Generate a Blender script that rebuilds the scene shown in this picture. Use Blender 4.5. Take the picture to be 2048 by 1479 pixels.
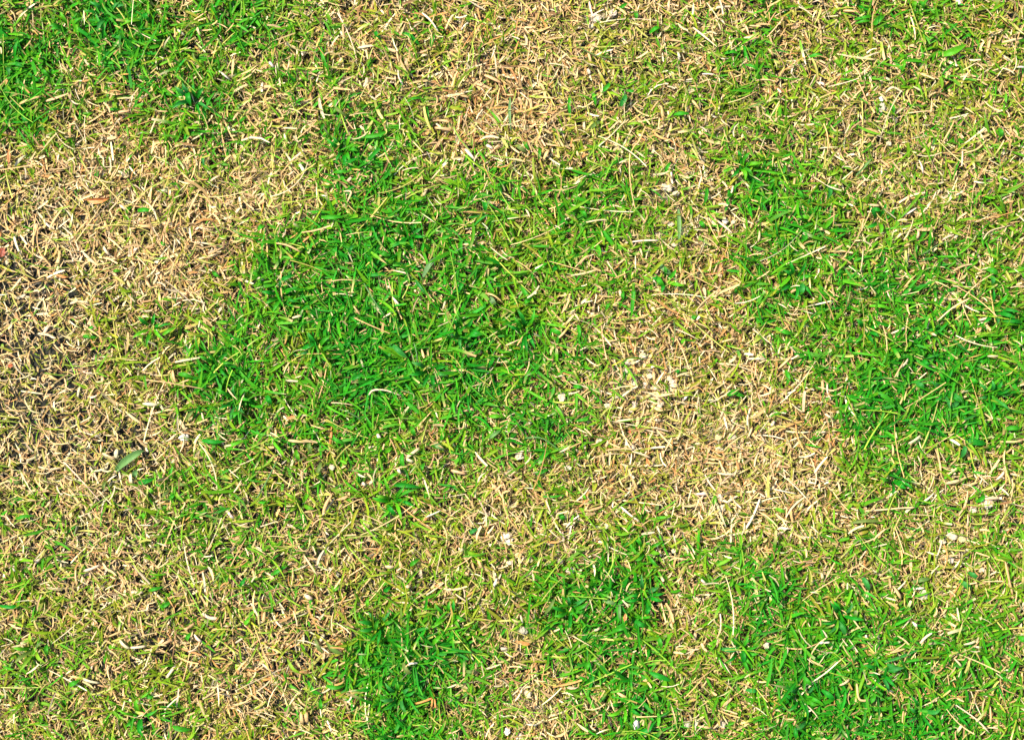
# Sun-bleached patchy lawn seen from straight above.
import bpy, bmesh, math, random
import numpy as np
from mathutils import Vector, noise as mnoise

rng = np.random.default_rng(20240611)
random.seed(77)
scene = bpy.context.scene
for o in list(bpy.data.objects):
    bpy.data.objects.remove(o)

# ------------------------------------------------------------------ camera, sky, sun, exposure
FRAME_W = 0.80                      # metres of lawn across the picture
CAM_H = 1.15
K = FRAME_W / 2048.0                # metres per photograph pixel

cam_d = bpy.data.cameras.new('camera')
cam = bpy.data.objects.new('camera', cam_d)
scene.collection.objects.link(cam)
cam.location = (0, 0, CAM_H)
cam.rotation_euler = (0, 0, 0)
cam_d.sensor_width = 36.0
cam_d.lens = 36.0 * (CAM_H - 0.008) / FRAME_W
cam_d.clip_start = 0.02
cam_d.clip_end = 500.0
scene.camera = cam

SUN_EL, SUN_AZ = math.radians(54), math.radians(-62)      # azimuth clockwise from +Y
world = bpy.data.worlds.new('World')
scene.world = world
world.use_nodes = True
wn = world.node_tree.nodes
wl = world.node_tree.links
wn.clear()
sky = wn.new('ShaderNodeTexSky')
sky.sky_type = 'NISHITA'
sky.sun_disc = False
sky.sun_elevation = SUN_EL
sky.sun_rotation = SUN_AZ
bg = wn.new('ShaderNodeBackground')
bg.inputs['Strength'].default_value = 0.14
wo = wn.new('ShaderNodeOutputWorld')
wl.new(sky.outputs[0], bg.inputs['Color'])
wl.new(bg.outputs[0], wo.inputs['Surface'])

sun_d = bpy.data.lights.new('sun', 'SUN')
sun_d.energy = 5.0
sun_d.angle = math.radians(0.5)
sun_d.color = (1.0, 0.945, 0.83)
sun = bpy.data.objects.new('sun', sun_d)
scene.collection.objects.link(sun)
sdir = Vector((math.sin(SUN_AZ) * math.cos(SUN_EL), math.cos(SUN_AZ) * math.cos(SUN_EL), math.sin(SUN_EL)))
sun.rotation_euler = sdir.to_track_quat('Z', 'Y').to_euler()
sun.location = sdir * 3

vs = scene.view_settings
vs.view_transform = 'Standard'
vs.look = 'None'
vs.gamma = 1.0
vs.use_curve_mapping = False
vs.exposure = 0.95
scene.cycles.use_denoising = False
scene.cycles.max_bounces = 6

# ------------------------------------------------------------------ helpers
def wx(px): return (px - 1024.0) * K
def wy(py): return -(py - 739.5) * K
def to_px(x, y): return x / K + 1024.0, -y / K + 739.5

def tag(o, label=None, cat=None, group=None, kind=None):
    if label: o['label'] = label
    if cat: o['category'] = cat
    if group: o['group'] = group
    if kind: o['kind'] = kind
    return o

def link(o, parent=None):
    scene.collection.objects.link(o)
    if parent is not None: o.parent = parent
    return o

def vnoise(x, y, scale, seed):
    """smooth value noise, 0..1; scale in metres per cell"""
    r = np.random.default_rng(seed)
    n = 64
    tab = r.random((n, n))
    u, v = x / scale + 1000.37, y / scale + 1000.71
    iu, iv = np.floor(u).astype(int), np.floor(v).astype(int)
    fu, fv = u - iu, v - iv
    fu, fv = fu * fu * (3 - 2 * fu), fv * fv * (3 - 2 * fv)
    a = tab[iu % n, iv % n]; b = tab[(iu + 1) % n, iv % n]
    c = tab[iu % n, (iv + 1) % n]; d = tab[(iu + 1) % n, (iv + 1) % n]
    return (a * (1 - fu) + b * fu) * (1 - fv) + (c * (1 - fu) + d * fu) * fv

# ------------------------------------------------------------------ where the turf is alive (0 = dead straw, 9 = lush), 64 mm-of-picture cells
GREEN_ROWS = """
64789788 65325433 22224425 34455545
76787456 46543432 11233436 34445554
86455764 45443411 12244446 45445454
75435874 36554312 13344446 44434534
42231453 24665312 23333346 54433433
32121242 13676443 45544238 76544445
22123332 35567765 67764357 77543445
12212112 36888874 77775436 88655446
01111114 78777886 56656437 77665546
01121126 78887876 65555337 67777667
00145546 79988887 75553324 57777667
00146678 67998898 86422323 36678778
11233578 77788887 75311343 33788888
11123458 56666776 66421221 12787667
11123236 46655666 65322221 11566655
31123445 55545553 55322211 11576445
53234545 54467633 43322222 11355335
45333555 55455432 43466553 33454445
44312345 43345544 45676566 76543445
54433224 32255545 67887467 87775456
54433443 23377756 46776457 67775567
54443423 32389875 34677557 78876655
54434432 44689764 22466745 88778756
45456645 43368764 22477545 88788777
"""
GRID = np.array([[int(c) for c in r.replace(' ', '')] for r in GREEN_ROWS.strip().splitlines()], float) / 9.0

def refl(i, n):
    i = np.abs(i) % (2 * n - 2)
    return np.where(i >= n, 2 * n - 2 - i, i)

def life(x, y, ragged=True):
    """share of living grass at a point of the lawn"""
    px, py = to_px(x, y)
    if ragged:
        px = px + (vnoise(x, y, 0.022, 5) - .5) * 90
        py = py + (vnoise(x, y, 0.022, 6) - .5) * 90
    u, v = px / 64.0 - .5, py / 61.625 - .5
    iu, iv = np.floor(u).astype(int), np.floor(v).astype(int)
    fu, fv = u - iu, v - iv
    h, w = GRID.shape
    g = lambda a, b: GRID[refl(b, h), refl(a, w)]
    r = (g(iu, iv) * (1 - fu) + g(iu + 1, iv) * fu) * (1 - fv) + (g(iu, iv + 1) * (1 - fu) + g(iu + 1, iv + 1) * fu) * fv
    if ragged:
        r = r + (vnoise(x, y, 0.030, 7) - .5) * .22 + (vnoise(x, y, 0.010, 8) - .5) * .22
    return np.clip(r, 0, 1)

def blobs(x, y, lst):
    px, py = to_px(x, y)
    s = np.zeros_like(px)
    for (bx, by, rx, ry, a) in lst:
        s = np.maximum(s, a * np.exp(-((px - bx) / rx) ** 2 - ((py - by) / ry) ** 2))
    return s

THIN = [(60, 560, 150, 130, 1.), (70, 720, 150, 150, .95), (60, 850, 190, 120, 1.), (230, 880, 140, 70, .8), (40, 440, 130, 70, .9),
        (20, 230, 90, 130, .75), (300, 560, 200, 80, .45), (250, 1160, 160, 60, .6), (400, 1290, 180, 110, .6), (600, 1320, 110, 90, .65),
        (250, 1330, 200, 90, .5), (560, 1010, 70, 60, .5), (780, 1000, 50, 50, .5), (660, 1270, 140, 70, .5), (960, 130, 100, 80, .35), (300, 1210, 420, 260, .55), (700, 1120, 200, 120, .4), (200, 1050, 200, 80, .5)]
SANDY = [(1290, 745, 75, 65, 1.), (1355, 460, 60, 50, .9), (1200, 35, 55, 35, .9), (1350, 380, 60, 30, .7), (1060, 850, 50, 60, .7),
         (1440, 990, 60, 50, .7), (1905, 1080, 60, 45, .8), (1970, 1010, 40, 40, .8), (1770, 205, 30, 30, .6), (1450, 870, 90, 50, .6),
         (1340, 640, 110, 50, .45), (1090, 1120, 80, 50, .6), (1060, 1400, 60, 60, .6), (1400, 900, 240, 170, .3), (1130, 900, 90, 90, .3),
         (1360, 240, 120, 90, .4), (1040, 1270, 30, 30, .7), (1600, 260, 260, 190, .2), (1400, 1450, 90, 30, .4), (370, 870, 40, 30, .5)]
RUST = [(1370, 650, 110, 60, .8), (1440, 560, 60, 40, .6), (900, 60, 160, 80, .5), (960, 200, 120, 120, .5), (640, 1220, 120, 70, .8),
        (290, 265, 80, 60, .7), (1630, 850, 90, 70, .6), (600, 1330, 110, 70, .6), (1420, 660, 80, 50, .5), (1090, 1360, 70, 60, .5),
        (1230, 900, 160, 90, .35), (420, 1250, 120, 60, .4)]
FINE = [(90, 720, 140, 160, 1.), (1330, 950, 230, 170, .8), (1620, 950, 90, 150, .8), (1100, 900, 130, 110, .6), (1300, 120, 220, 130, .6),
        (1650, 150, 380, 170, .5), (1000, 1080, 220, 90, .5), (1080, 1380, 80, 80, .8), (60, 860, 140, 90, .7), (780, 1180, 220, 60, .5)]

def ground_z(x, y):
    return ((vnoise(x, y, 0.11, 21) - .5) * .014 + (vnoise(x, y, 0.035, 22) - .5) * .006 + (vnoise(x, y, 0.009, 23) - .5) * .0022
            + blobs(x, y, SANDY) * .002)

def g0(px, py):
    return float(ground_z(np.array([wx(px)]), np.array([wy(py)]))[0])
def l0(px, py):
    return float(life(np.array([wx(px)]), np.array([wy(py)]), False)[0])

# ------------------------------------------------------------------ materials
def new_mat(name):
    m = bpy.data.materials.new(name)
    m.use_nodes = True
    n, l = m.node_tree.nodes, m.node_tree.links
    n.clear()
    out = n.new('ShaderNodeOutputMaterial')
    return m, n, l, out

def leaf_material(name, translucency, rough, spec, vein=0.0, grain=0.25):
    """colour of each blade comes from its own 'tint' attribute, streaked by fine noise"""
    m, n, l, out = new_mat(name)
    at = n.new('ShaderNodeAttribute'); at.attribute_name = 'tint'
    tc = n.new('ShaderNodeTexCoord')
    nz = n.new('ShaderNodeTexNoise'); nz.inputs['Scale'].default_value = 620; nz.inputs['Detail'].default_value = 3
    l.new(tc.outputs['Object'], nz.inputs['Vector'])
    mr = n.new('ShaderNodeMapRange')
    mr.inputs['From Min'].default_value = .25; mr.inputs['From Max'].default_value = .75
    mr.inputs['To Min'].default_value = 1 - grain; mr.inputs['To Max'].default_value = 1 + grain
    l.new(nz.outputs['Fac'], mr.inputs['Value'])
    fac = mr.outputs['Result']
    if vein > 0:
        ac = n.new('ShaderNodeAttribute'); ac.attribute_name = 'across'
        ml = n.new('ShaderNodeMath'); ml.operation = 'MULTIPLY'; ml.inputs[1].default_value = 34
        l.new(ac.outputs['Fac'], ml.inputs[0])
        sn = n.new('ShaderNodeMath'); sn.operation = 'SINE'; l.new(ml.outputs[0], sn.inputs[0])
        mm = n.new('ShaderNodeMath'); mm.operation = 'MULTIPLY_ADD'; mm.inputs[1].default_value = vein; mm.inputs[2].default_value = 1.0
        l.new(sn.outputs[0], mm.inputs[0])
        pr = n.new('ShaderNodeMath'); pr.operation = 'MULTIPLY'
        l.new(fac, pr.inputs[0]); l.new(mm.outputs[0], pr.inputs[1])
        fac = pr.outputs[0]
    mx = n.new('ShaderNodeVectorMath'); mx.operation = 'SCALE'
    l.new(at.outputs['Color'], mx.inputs[0]); l.new(fac, mx.inputs['Scale'])
    bs = n.new('ShaderNodeBsdfPrincipled')
    bs.inputs['Roughness'].default_value = rough
    bs.inputs['Specular IOR Level'].default_value = spec
    l.new(mx.outputs[0], bs.inputs['Base Color'])
    tr = n.new('ShaderNodeBsdfTranslucent')
    l.new(mx.outputs[0], tr.inputs['Color'])
    mix = n.new('ShaderNodeMixShader'); mix.inputs[0].default_value = translucency
    l.new(bs.outputs[0], mix.inputs[1]); l.new(tr.outputs[0], mix.inputs[2])
    l.new(mix.outputs[0], out.inputs['Surface'])
    return m

M_GREEN = leaf_material('living_blade', .30, .55, .16, 0, .22)
M_GREEN_BIG = leaf_material('living_blade_veined', .28, .50, .20, .16, .2)
M_STRAW = leaf_material('dry_blade', .15, .55, .25, 0, .25)
M_STRAW_BIG = leaf_material('straw_fibre', .08, .5, .3, .14, .22)
M_FINE = leaf_material('thatch', .10, .8, .1, 0, .3)

def soil_material():
    m, n, l, out = new_mat('dark_lawn_soil')
    tc = n.new('ShaderNodeTexCoord')
    at = n.new('ShaderNodeAttribute'); at.attribute_name = 'sandy'
    n1 = n.new('ShaderNodeTexNoise'); n1.inputs['Scale'].default_value = 420; n1.inputs['Detail'].default_value = 6
    n2 = n.new('ShaderNodeTexNoise'); n2.inputs['Scale'].default_value = 60; n2.inputs['Detail'].default_value = 4
    l.new(tc.outputs['Object'], n1.inputs['Vector']); l.new(tc.outputs['Object'], n2.inputs['Vector'])
    dark = n.new('ShaderNodeValToRGB')
    dark.color_ramp.elements[0].position = .3; dark.color_ramp.elements[0].color = (.006, .008, .008, 1)
    dark.color_ramp.elements[1].position = .72; dark.color_ramp.elements[1].color = (.040, .038, .028, 1)
    l.new(n1.outputs['Fac'], dark.inputs[0])
    sand = n.new('ShaderNodeValToRGB')
    sand.color_ramp.elements[0].position = .3; sand.color_ramp.elements[0].color = (.20, .165, .105, 1)
    sand.color_ramp.elements[1].position = .7; sand.color_ramp.elements[1].color = (.50, .43, .30, 1)
    l.new(n1.outputs['Fac'], sand.inputs[0])
    ad = n.new('ShaderNodeMath'); ad.operation = 'ADD'
    l.new(at.outputs['Fac'], ad.inputs[0])
    ml = n.new('ShaderNodeMath'); ml.operation = 'MULTIPLY_ADD'; ml.inputs[1].default_value = .8; ml.inputs[2].default_value = -.4
    l.new(n2.outputs['Fac'], ml.inputs[0]); l.new(ml.outputs[0], ad.inputs[1])
    st = n.new('ShaderNodeMapRange'); st.inputs['From Min'].default_value = .3; st.inputs['From Max'].default_value = .75
    l.new(ad.outputs[0], st.inputs['Value'])
    mx = n.new('ShaderNodeMix'); mx.data_type = 'RGBA'
    l.new(st.outputs['Result'], mx.inputs['Factor']); l.new(dark.outputs[0], mx.inputs['A']); l.new(sand.outputs[0], mx.inputs['B'])
    # far beyond the modelled blades the sheet takes the colour of the lawn itself
    gp = n.new('ShaderNodeAttribute'); gp.attribute_name = 'far'
    n3 = n.new('ShaderNodeTexNoise'); n3.inputs['Scale'].default_value = 4.5; n3.inputs['Detail'].default_value = 8
    l.new(tc.outputs['Object'], n3.inputs['Vector'])
    turf = n.new('ShaderNodeValToRGB')
    turf.color_ramp.elements[0].position = .38; turf.color_ramp.elements[0].color = (.03, .12, .012, 1)
    turf.color_ramp.elements[1].position = .62; turf.color_ramp.elements[1].color = (.34, .25, .10, 1)
    l.new(n3.outputs['Fac'], turf.inputs[0])
    m2 = n.new('ShaderNodeMix'); m2.data_type = 'RGBA'
    l.new(gp.outputs['Fac'], m2.inputs['Factor']); l.new(mx.outputs['Result'], m2.inputs['A']); l.new(turf.outputs[0], m2.inputs['B'])
    bs = n.new('ShaderNodeBsdfPrincipled'); bs.inputs['Roughness'].default_value = .95; bs.inputs['Specular IOR Level'].default_value = .1
    l.new(m2.outputs['Result'], bs.inputs['Base Color'])
    bp = n.new('ShaderNodeBump'); bp.inputs['Strength'].default_value = .9; bp.inputs['Distance'].default_value = .0015
    l.new(n1.outputs['Fac'], bp.inputs['Height']); l.new(bp.outputs[0], bs.inputs['Normal'])
    l.new(bs.outputs[0], out.inputs['Surface'])
    return m

def clod_material(name, lo, hi):
    m, n, l, out = new_mat(name)
    tc = n.new('ShaderNodeTexCoord')
    n1 = n.new('ShaderNodeTexNoise'); n1.inputs['Scale'].default_value = 700; n1.inputs['Detail'].default_value = 5
    n2 = n.new('ShaderNodeTexNoise'); n2.inputs['Scale'].default_value = 190; n2.inputs['Detail'].default_value = 4
    l.new(tc.outputs['Object'], n1.inputs['Vector']); l.new(tc.outputs['Object'], n2.inputs['Vector'])
    r = n.new('ShaderNodeValToRGB')
    r.color_ramp.elements[0].position = .32; r.color_ramp.elements[0].color = (*lo, 1)
    r.color_ramp.elements[1].position = .62; r.color_ramp.elements[1].color = (*hi, 1)
    l.new(n2.outputs['Fac'], r.inputs[0])
    bs = n.new('ShaderNodeBsdfPrincipled'); bs.inputs['Roughness'].default_value = .95; bs.inputs['Specular IOR Level'].default_value = .1
    l.new(r.outputs[0], bs.inputs['Base Color'])
    bp = n.new('ShaderNodeBump'); bp.inputs['Strength'].default_value = .8; bp.inputs['Distance'].default_value = .001
    l.new(n1.outputs['Fac'], bp.inputs['Height']); l.new(bp.outputs[0], bs.inputs['Normal'])
    l.new(bs.outputs[0], out.inputs['Surface'])
    return m

M_SOIL = soil_material()
M_CLOD = {'white': clod_material('white_clod', (.50, .42, .31), (.76, .70, .58)),
          'sand': clod_material('sand_clod', (.38, .29, .17), (.66, .55, .36)),
          'yellow': clod_material('yellow_clod', (.34, .27, .10), (.66, .56, .28)),
          'pink': clod_material('pinkish_clod', (.42, .30, .20), (.68, .53, .38)),
          'grey': clod_material('grey_clod', (.26, .22, .14), (.48, .43, .30))}

# ------------------------------------------------------------------ the ground sheet
def axis(half, fine, n_fine, far):
    a = np.linspace(-half, half, n_fine)
    out = [half * (far / half) ** (i / 14) for i in range(1, 15)]
    return np.concatenate([-np.array(out[::-1]), a, np.array(out)])
AX = axis(0.85, 0, 341, 60.0)
AY = axis(0.72, 0, 289, 60.0)
gx, gy = np.meshgrid(AX, AY, indexing='xy')
gz = ground_z(gx, gy)
rad = np.maximum(np.abs(gx) / .80, np.abs(gy) / .67)
far = np.clip((rad - 1.0) / .10, 0, 1)
gz = gz + far * .008
ny, nx = gx.shape
me = bpy.data.meshes.new('lawn_soil')
idx = np.arange(nx * ny).reshape(ny, nx)
quads = np.stack([idx[:-1, :-1], idx[:-1, 1:], idx[1:, 1:], idx[1:, :-1]], -1).reshape(-1, 4)

def fill_mesh(me, co, quads, smooth=True):
    me.vertices.add(len(co)); me.vertices.foreach_set('co', co.astype(np.float32).ravel())
    nq = len(quads)
    me.loops.add(nq * 4); me.loops.foreach_set('vertex_index', quads.astype(np.int32).ravel())
    me.polygons.add(nq); me.polygons.foreach_set('loop_start', (np.arange(nq) * 4).astype(np.int32))
    me.polygons.foreach_set('use_smooth', np.full(nq, smooth))
    me.update(calc_edges=True)

fill_mesh(me, np.stack([gx, gy, gz], -1).reshape(-1, 3), quads)
for nm, val in (('sandy', blobs(gx, gy, SANDY)), ('far', far)):
    a = me.attributes.new(nm, 'FLOAT', 'POINT'); a.data.foreach_set('value', val.astype(np.float32).ravel())
me.materials.append(M_SOIL)
ground = link(bpy.data.objects.new('lawn_soil', me))
tag(ground, 'dark crumbly soil showing through the patchy lawn', 'soil', kind='structure')

# ------------------------------------------------------------------ blades in bulk
def build_blades(p0, yaw, pitch, L, W, droop, kap, roll, fold, cut, c0, c1, tipmix, S=4, across=3, zmin=None):
    """vectorised strips; returns verts (N,S+1,A,3), colours (N,S+1,A,3)"""
    N = len(yaw)
    t = np.linspace(0, 1, S + 1)[None, :]
    th = pitch[:, None] - droop[:, None] * t
    ps = yaw[:, None] + kap[:, None] * (t - .3)
    d = np.stack([np.cos(th) * np.cos(ps), np.cos(th) * np.sin(ps), np.sin(th)], -1)
    step = (L / S)[:, None, None] * d
    pos = p0[:, None, :] + np.concatenate([np.zeros((N, 1, 3)), np.cumsum((step[:, :-1] + step[:, 1:]) / 2, 1)], 1)
    side = np.stack([-np.sin(ps), np.cos(ps), np.zeros_like(ps)], -1)
    nrm = np.cross(d, side)
    rr = roll[:, None, None]
    s2 = side * np.cos(rr) + nrm * np.sin(rr)
    n2 = np.cross(d, s2)
    tt = t * cut[:, None]
    prof = np.minimum(1, .62 + 1.5 * tt) * (1 - np.clip((tt - .34) / .66, 0, 1) ** 1.9)
    w = (W / 2)[:, None] * np.maximum(prof, .07)
    u = np.linspace(-1, 1, across)
    lift = fold[:, None, None, None] * (np.abs(u)[None, None, :, None] - .5) if across > 2 else 0
    V = pos[:, :, None, :] + s2[:, :, None, :] * (w[:, :, None] * u[None, None, :])[..., None]
    if across > 2:
        V = V + n2[:, :, None, :] * w[:, :, None, None] * lift
    if zmin is not None:
        V[..., 2] = np.maximum(V[..., 2], zmin[:, None, None])
    m = np.clip((t - (1 - tipmix[:, None])) / .22 + .0, 0, 1)[:, :, None]
    C = c0[:, None, :] * (1 - m) + c1[:, None, :] * m
    C = np.repeat(C[:, :, None, :], across, 2)
    return V, C

def strip_quads(N, S, A):
    base = np.arange(N)[:, None, None] * ((S + 1) * A)
    i = (np.arange(S)[:, None] * A + np.arange(A - 1)[None, :])[None]
    q = base + i
    return np.stack([q, q + 1, q + 1 + A, q + A], -1).reshape(-1, 4)

def mesh_from(name, packs, mat):
    cos, cols, qs, off = [], [], [], 0
    for V, C in packs:
        N, S1, A, _ = V.shape
        cos.append(V.reshape(-1, 3)); cols.append(C.reshape(-1, 3))
        qs.append(strip_quads(N, S1 - 1, A) + off); off += N * S1 * A
    co, col, q = np.concatenate(cos), np.concatenate(cols), np.concatenate(qs)
    me = bpy.data.meshes.new(name)
    fill_mesh(me, co, q)
    a = me.attributes.new('tint', 'FLOAT_COLOR', 'POINT')
    a.data.foreach_set('color', np.concatenate([col, np.ones((len(col), 1))], 1).astype(np.float32).ravel())
    me.materials.append(mat)
    return me

PAL_STRAW = np.array([(.53, .335, .125), (.60, .42, .185), (.70, .55, .31), (.52, .25, .075), (.26, .145, .05), (.38, .34, .07), (.60, .375, .16)])
PAL_GREEN = np.array([(.012, .205, .006), (.030, .245, .005), (.080, .275, .005), (.165, .285, .007), (.290, .285, .022)])

def straw_cols(n, rust, pale, olive):
    w = np.stack([np.full(n, .25), np.full(n, .24), .12 + .35 * pale, .05 + .5 * rust, .05 + .15 * rust, .07 + .4 * olive, np.full(n, .18)], 1)
    w /= w.sum(1, keepdims=True)
    k = (rng.random((n, 1)) > np.cumsum(w, 1)).sum(1).clip(0, 6)
    c = .95 * PAL_STRAW[k] * rng.normal(1, .16, (n, 1)).clip(.5, 1.4)
    return np.clip(c * rng.normal(1, .04, (n, 3)), .004, .85)

def green_cols(n, h):
    h = np.clip(h, 0, 1) * (len(PAL_GREEN) - 1)
    i = np.minimum(h.astype(int), len(PAL_GREEN) - 2)
    f = (h - i)[:, None]
    c = PAL_GREEN[i] * (1 - f) + PAL_GREEN[i + 1] * f
    return np.clip(c * rng.normal(1, .18, (n, 1)).clip(.5, 1.5), .002, .8)

HX, HY = 0.80, 0.67                # half size of the modelled turf
FX, FY = 0.46, 0.35                # half size of its densest part, a little more than the frame

def scatter(per_mm2, ring):
    n = int(per_mm2 * 1e6 * 4 * HX * HY)
    x, y = rng.uniform(-HX, HX, n), rng.uniform(-HY, HY, n)
    inside = (np.abs(x) < FX) & (np.abs(y) < FY)
    keep = inside | (rng.random(n) < ring)
    return x[keep], y[keep]

# --- fine thatch: crumbs of dead stem and leaf on the soil
def make_thatch():
    packs = []
    for S, dens in ((1, .17), (2, .15)):
        x, y = scatter(dens, .35)
        thin = blobs(x, y, THIN); sand = blobs(x, y, SANDY); rust = blobs(x, y, RUST); fine = blobs(x, y, FINE); g = life(x, y)
        keep = rng.random(len(x)) < np.clip(1.0 - .80 * thin - .15 * g, 0, 1)
        x, y, thin, sand, rust, fine, g = (v[keep] for v in (x, y, thin, sand, rust, fine, g))
        n = len(x)
        z = ground_z(x, y) + rng.gamma(2.0, .0011, n) + .0006
        L = rng.lognormal(math.log(.0062), .45, n).clip(.0022, .018)
        W = rng.lognormal(math.log(.00085), .35, n).clip(.0004, .0020)
        c = straw_cols(n, rust * .7, sand * .8 + .5 * thin, .30 + .55 * g)
        c = c * .86
        dim = rng.random(n)
        c = np.where((dim < .24 - .12 * thin)[:, None], c * np.array([.30, .33, .27]), c)             # old weathered bits
        mossy = (rng.random(n) < .14 + .30 * np.clip(g, 0, .6) + .22 * fine * (sand + .4))
        c = np.where(mossy[:, None], np.array([.19, .21, .028]) * rng.normal(1, .3, (n, 1)).clip(.4, 1.8), c)
        V, C = build_blades(np.stack([x, y, z], 1), rng.uniform(0, 2 * math.pi, n), rng.normal(.05, .28, n), L, W, rng.normal(.1, .5, n),
                            rng.normal(0, .5, n), rng.normal(0, .7, n), np.zeros(n), np.full(n, .62), c, c, np.zeros(n), S=S, across=2,
                            zmin=ground_z(x, y) + .0002)
        packs.append((V, C))
    me = mesh_from('thatch', packs, M_FINE)
    o = link(bpy.data.objects.new('thatch', me))
    tag(o, 'fine crumbs of dead stem and leaf covering the soil', 'thatch', kind='stuff')

# --- dead blades
PROMOTE = []
def make_dry():
    packs, cand = [], []
    x, y = scatter(.120, .28)
    thin = blobs(x, y, THIN); sand = blobs(x, y, SANDY); rust = blobs(x, y, RUST); fine = blobs(x, y, FINE); g = life(x, y)
    keep = rng.random(len(x)) < np.clip(1.02 - .40 * thin - .30 * sand - .72 * g, .10, 1)
    x, y, thin, sand, rust, fine, g = (v[keep] for v in (x, y, thin, sand, rust, fine, g))
    n = len(x)
    small = fine * .42 + .28 * thin
    L = rng.lognormal(math.log(.0108), .42, n).clip(.003, .030) * (1 - .50 * small) * (1 - .25 * g)
    W = rng.lognormal(math.log(.00118), .40, n).clip(.0005, .0029) * (1 - .38 * small) * (1 - .30 * g)
    gz_ = ground_z(x, y)
    z = gz_ + .0012 + rng.gamma(2.2, .0017, n) * (1 + .3 * g)
    c = straw_cols(n, rust, .25 + .3 * sand, .10 + .45 * g)
    tip = np.clip(c * np.array([1.25, 1.25, 1.35]), 0, .85)
    half = (rng.random(n) < .10 + .25 * g) 
    gc = green_cols(n, rng.normal(.75, .15, n))
    c = np.where(half[:, None], gc, c)                                                    # dying blades, still green at the base
    pitch = rng.normal(.10, .22, n)
    yaw = rng.uniform(0, 2 * math.pi, n)
    mid = np.stack([np.cos(yaw), np.sin(yaw), np.zeros(n)], 1) * (L / 2)[:, None]
    p0 = np.stack([x, y, z], 1) - mid
    cut = np.where(rng.random(n) < .5, rng.uniform(.6, .88, n), 1.0)
    V, C = build_blades(p0, yaw, pitch, L, W, rng.normal(.12, .30, n), rng.normal(0, .55, n), rng.normal(0, .42, n), rng.normal(.30, .5, n), cut,
                        c, tip, np.where(half, rng.uniform(.3, .8, n), .25), S=3, across=3, zmin=gz_ + .0004)
    vis = (np.abs(x) < .385) & (np.abs(y) < .275) & (g < .45)
    score = np.where(vis, L * W * (z - gz_), 0)
    pick = np.argsort(-score)[:150]
    rest = np.ones(n, bool); rest[pick] = False
    PROMOTE.append(('dry_blade', V[pick], C[pick], M_STRAW))
    inner = (np.abs(x) < FX) & (np.abs(y) < FY)
    a = rest & inner; b = rest & ~inner
    packs = [(V[a], C[a]), (V[b][:, :, ::2], C[b][:, :, ::2])]
    me = mesh_from('dry_grass', packs, M_STRAW)
    o = link(bpy.data.objects.new('dry_grass', me))
    tag(o, 'flattened straw coloured dead grass blades matted over the lawn', 'dead grass', kind='stuff')

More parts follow.
